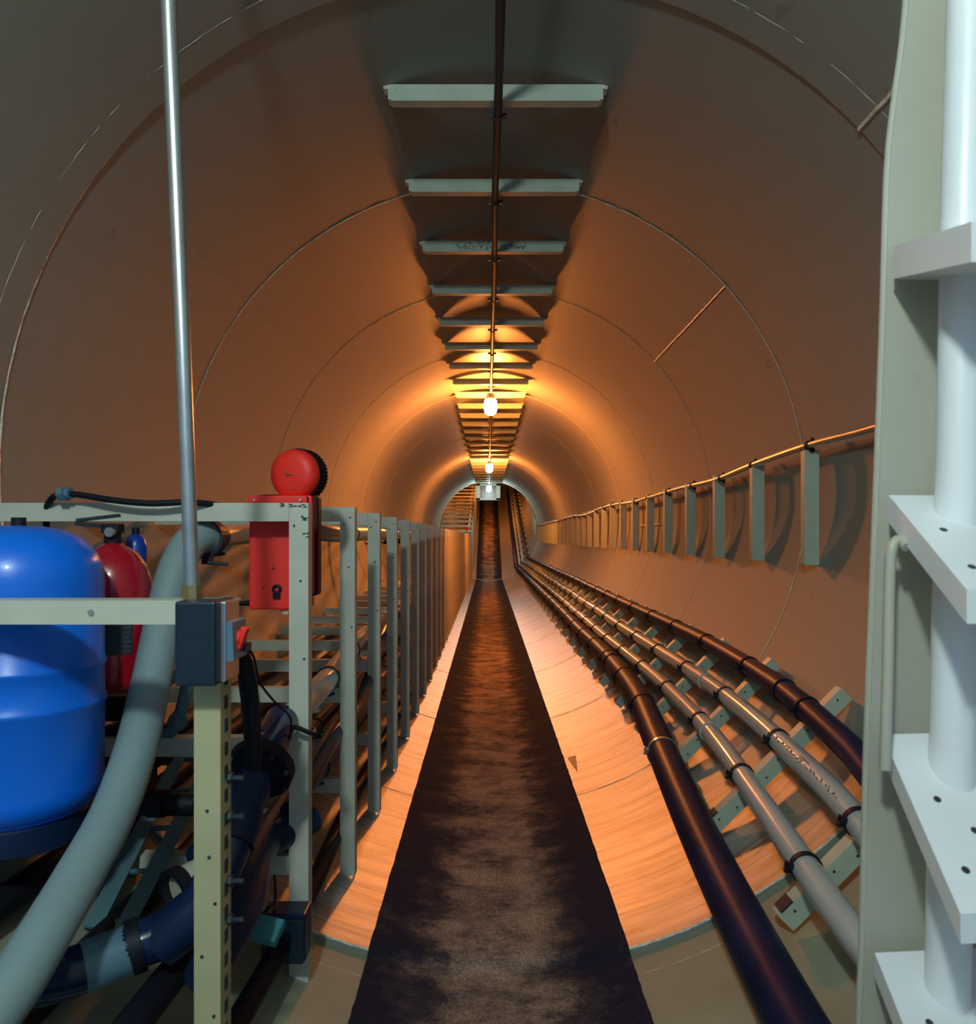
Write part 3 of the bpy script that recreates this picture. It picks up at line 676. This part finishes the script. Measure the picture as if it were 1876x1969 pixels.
# black strap hanging from the switch and thin cord
pp = [W(468, 1245, 1.16), W(474, 1290, 1.18), W(482, 1350, 1.2), W(487, 1420, 1.24), W(488, 1470, 1.28)]
sub(MB().tube(smooth_path(pp, 5), [.007+.008*math.sin(min(1, i/8)*1.57) for i in range(21)], 14), 'cable_boot', M['black'], o)
pp = smooth_path([W(470, 1240, 1.14), W(488, 1262, 1.17), W(500, 1310, 1.25), W(525, 1345, 1.35), W(556, 1375, 1.46), W(560, 1400, 1.5), W(552, 1450, 1.5)], 7)
sub(MB().tube(pp, .0022, 8), 'thin_cord', M['black'], o)

# ---------------------------------------------------------------- red lantern
c = W(547, 1063, 1.70); bw, bh, bd = .128, .262, .085
o = thing('signal_lantern', 'bright red battery lantern with round lamp head standing inside the rack', 'lantern', c-Vector((0, 0, bh/2)))
sub(MB().box(c+Vector((-.004, .0, -.004)), (bw, bd, bh-.012), bev=.005), 'battery_case', M['redp'], o, smooth=False)
lid = sub(MB().box(c+Vector((.004, -.005+.02, .018)), (bw+.004, bd*.8, bh-.03), bev=.008), 'case_cover', M['redp'], o, smooth=False)
subsub(MB().box(c+Vector((.008, .028, .018)), (bw+.010, bd*.55, bh-.024), bev=.008), 'gasket', M['black'], o, lid, smooth=False)
sub(MB().box(c+Vector((-.004, -.016, bh/2-.010)), (bw+.006, bd*.62, .020), bev=.004), 'top_rim', M['redp'], o, smooth=False)
mb = MB()
for sx in (-.052, .052): mb.cyl(c+Vector((sx-.002, -.049, bh/2-.010)), c+Vector((sx-.002, -.046, bh/2-.010)), .003, seg=10)
sub(mb, 'screw', M['steel'], o)
sub(MB().ring(c+Vector((-.004, -.045, -.082)), (0, 1, 0), .008, .0035, 20).box(c+Vector((-.004, -.045, -.096)), (.016, .008, .014)), 'key_lock', M['black'], o)
sub(MB().cyl(c+Vector((-.012, -.044, -.035)), c+Vector((-.012, -.042, -.035)), .003, seg=10).cyl(c+Vector((-.035, -.044, -.078)), c+Vector((-.035, -.042, -.078)), .002, seg=10), 'screw_hole', M['ink'], o)
hc = W(566, 912, 1.69); ax = Vector((.24, 1, .02)).normalized()
head = sub(MB().lathe([(0, -.020), (.035, -.019), (.050, -.015), (.0565, -.006), (.0585, .006), (.0585, .02), (0, .02)], hc, axis=ax, seg=64), 'lamp_head', M['redp'], o, ang=60)
mb = MB(); n = 44; q_ = Vector((0, 0, 1)).rotation_difference(ax); prf = []
for z in (.012, .052):
    prf.append([mb.bm.verts.new(hc+q_ @ Vector(((.062 if k % 2 else .0585)*math.cos(math.pi*k/n), (.062 if k % 2 else .0585)*math.sin(math.pi*k/n), z))) for k in range(2*n)])
for k in range(2*n): mb.bm.faces.new((prf[0][k], prf[0][(k+1) % (2*n)], prf[1][(k+1) % (2*n)], prf[1][k]))
mb.bm.faces.new(prf[0]); mb.bm.faces.new(prf[1][::-1])
subsub(mb, 'knurled_ring', M['black'], o, head, smooth=False)
subsub(MB().box(hc+Vector((-.004, -.022, -.002)), (.018, .002, .0022)).box(hc+Vector((-.012, -.022, 0)), (.0018, .002, .010)).cyl(hc+Vector((.004, -.016, -.036)), hc+Vector((.004, -.022, -.036)), .0025, seg=10), 'pen_mark', M['brown'], o, head)
sub(MB().box(hc+Vector((-.002, .015, -.058)), (.066, .03, .016), bev=.003), 'head_bracket', M['redp'], o, smooth=False)
sub(MB().box(c+Vector((-.067, -.01, -.10)), (.012, .03, .026), bev=.003), 'cable_inlet', M['redp'], o, smooth=False)
pl = W(492, 1159, 1.69); pe = W(455, 1161, 1.69)
sub(MB().cyl(pe, pl, .0035, .009, seg=14), 'plug', M['black'], o)
pp = smooth_path([pe, W(446, 1166, 1.69), W(443, 1185, 1.69), W(446, 1215, 1.7), W(452, 1260, 1.72)], 6)
sub(MB().tube(pp, .0018, 8), 'power_cord', M['black'], o)
# lantern rests on a small shelf arm of the rack behind the post
mb = MB().box(c+Vector((.02, .01, -bh/2-.0005)), (.05, .05, .004)).box(c+Vector((.028, -.04, -bh/2-.0005)), (.012, .10, .004))
tag(mb.build('lantern_shelf', M['cream'], smooth=False), 'small cream shelf plate under the red lantern', 'shelf')
# cord tied round the post
mb = MB().tube(smooth_path([W(556, 1395, 1.56), W(575, 1400, 1.545), W(600, 1410, 1.56), W(602, 1402, 1.62), W(560, 1390, 1.63), W(556, 1395, 1.56)], 6), .005, 10)
tag(mb.build('tie_cord', M['black']), 'black cord tied around the post below the red lantern', 'cord')

# ---------------------------------------------------------------- junction box bottom left
c = W(545, 1805, 1.52)
o = thing('junction_box', 'navy junction box with weathered teal lid at the foot of the lantern post', 'junction box', c)
sub(MB().box(c+Vector((0, .03, 0)), (.092, .06, .100), bev=.004), 'case', M['navy'], o, smooth=False)
sub(MB().box(c+Vector((0, -.003, -.004)), (.088, .008, .092), bev=.003), 'front_plate', M['boxblue'], o, smooth=False)
mb = MB()
for sx in (-.036, .036):
    for sz in (-.044, .038): mb.cyl(c+Vector((sx, -.010, sz)), c+Vector((sx, -.006, sz)), .004, seg=12)
sub(mb, 'screw', M['darksteel'], o)
A = [W(478, 1752, 1.44), W(548, 1768, 1.45), W(528, 1812, 1.40), W(466, 1797, 1.40)]
sub(MB().prism(A, (0, .01, -.016)), 'angled_lid', M['teal'], o, smooth=False)
pp = smooth_path([W(530, 1590, 1.62), W(528, 1660, 1.60), W(530, 1730, 1.56), W(518, 1745, 1.53), W(508, 1756, 1.52)], 6)
sub(MB().tube(pp, .0026, 8), 'cable', M['black'], o)
sub(MB().cyl(W(571, 1742, 1.58), W(571, 1760, 1.58), .009, seg=16), 'cable_gland', M['black'], o)

# ---------------------------------------------------------------- at the bend
c = P(KINK+.9, -.02, .76)
o = thing('equipment_cabinet', 'pale framed dark cabinet hanging just behind the white lamp at the bend', 'cabinet', c)
mb = MB().box(c+Vector((-.25, 0, 0)), (.10, .06, .40)).box(c+Vector((.25, 0, 0)), (.10, .06, .40)).box(c+Vector((0, 0, .18)), (.6, .06, .05)).box(c+Vector((0, 0, -.18)), (.6, .06, .05))
sub(mb, 'frame', M['green'], o, smooth=False); sub(MB().box(c+Vector((0, .01, 0)), (.42, .02, .34)), 'pane', M['panel_dark'], o, smooth=False)
for z, lab in ((1.245, 'upper tiny red tag box at the far end of the rack row'), (1.09, 'lower tiny red tag box at the far end of the rack row')):
    tag(MB().box((-.50, 16.75, z), (.06, .03, .075), bev=.004).build('tag_box', M['redp'], smooth=False), lab, 'box')

# ---------------------------------------------------------------- ladder on the right
o = thing('access_ladder', 'white painted steel ladder with wide holed treads at the right edge', 'ladder', W(1690, 2200, .92))
EDGE = [(1762, -760), (1754, -300), (1748, -60), (1738, 72), (1722, 190), (1708, 330), (1700, 600), (1692, 820), (1680, 1130), (1669, 1420), (1660, 1800), (1656, 1905), (1652, 2060), (1650, 2200)]
def DE(y): return .92
L_ = [W(x, y, .92) for x, y in EDGE]
R_ = [W(x, y, .92) for x, y in [(1876, -760), (1876, -300), (1876, -60), (1870, 72), (1862, 190), (1856, 330), (1850, 600), (1846, 820), (1840, 1130), (1834, 1420), (1828, 1800), (1826, 1905), (1824, 2060), (1822, 2200)]]
mb = MB(); off = Vector((0, .010, 0)); a = [mb.bm.verts.new(p) for p in L_]; b = [mb.bm.verts.new(p) for p in R_]; a2 = [mb.bm.verts.new(p+off) for p in L_]; b2_ = [mb.bm.verts.new(p+off) for p in R_]
for k in range(len(a)-1):
    mb.bm.faces.new((a[k], a[k+1], b[k+1], b[k])); mb.bm.faces.new((a2[k], b2_[k], b2_[k+1], a2[k+1]))
    mb.bm.faces.new((a[k], a2[k], a2[k+1], a[k+1])); mb.bm.faces.new((b[k], b[k+1], b2_[k+1], b2_[k]))
mb.bm.faces.new((a[0], b[0], b2_[0], a2[0])); mb.bm.faces.new((a[-1], a2[-1], b2_[-1], b[-1]))
sub(mb, 'stringer', M['stringer'], o, smooth=False)
sub(MB().tube([p+Vector((.001, .004, 0)) for p in smooth_path(L_, 4)], .0045, 10), 'rolled_edge', M['stringer'], o)
tb = [W(x, y, .86) for x, y in [(1872, -640), (1866, -60), (1856, 300), (1846, 800), (1834, 1300), (1822, 1905), (1816, 2200)]]
sub(MB().tube(smooth_path(tb, 4), .024, 24), 'side_rail', M['white'], o)
dv = Vector((.29, 1, .34)).normalized()
for i, (px, py, th, sl) in enumerate(((1718, 474, .040, -.32), (1709, 952, .034, 1.21), (1697, 1412, .030, 2.3), (1682, 1832, .03, 2.5))):
    A = W(px, py, .90)
    # the left side edge runs towards the camera and down to the right
    xn = 1876; B = W(px+150, py+150*sl, .90*.80)
    e = (B-A); right = Vector((.26, .02, .0))
    pr_ = [A, B, B+right, A+right]
    tr = sub(MB().prism(pr_, (0, 0, -th)), 'tread', M['white'], o, smooth=False)
    nrm = e.cross(right).normalized()
    if nrm.z < 0: nrm = -nrm
    for k, (u, v) in enumerate(((.22, .20), (.42, .12), (.60, .22), (.80, .10), (.40, .36))):
        q = A+e*u+right*v; subsub(MB().cyl(q-nrm*.002, q+nrm*.0006, .0042, seg=14), 'drain_hole', M['ink'], o, tr)
pp = smooth_path([W(1745, 1052, .85), W(1735, 1040, .86), W(1722, 1042, .865), W(1714, 1062, .865), W(1711, 1110, .865), W(1707, 1300, .86), W(1702, 1480, .855)], 6)
sub(MB().tube(pp, .0065, 14), 'hook_rod', M['stringer'], o)
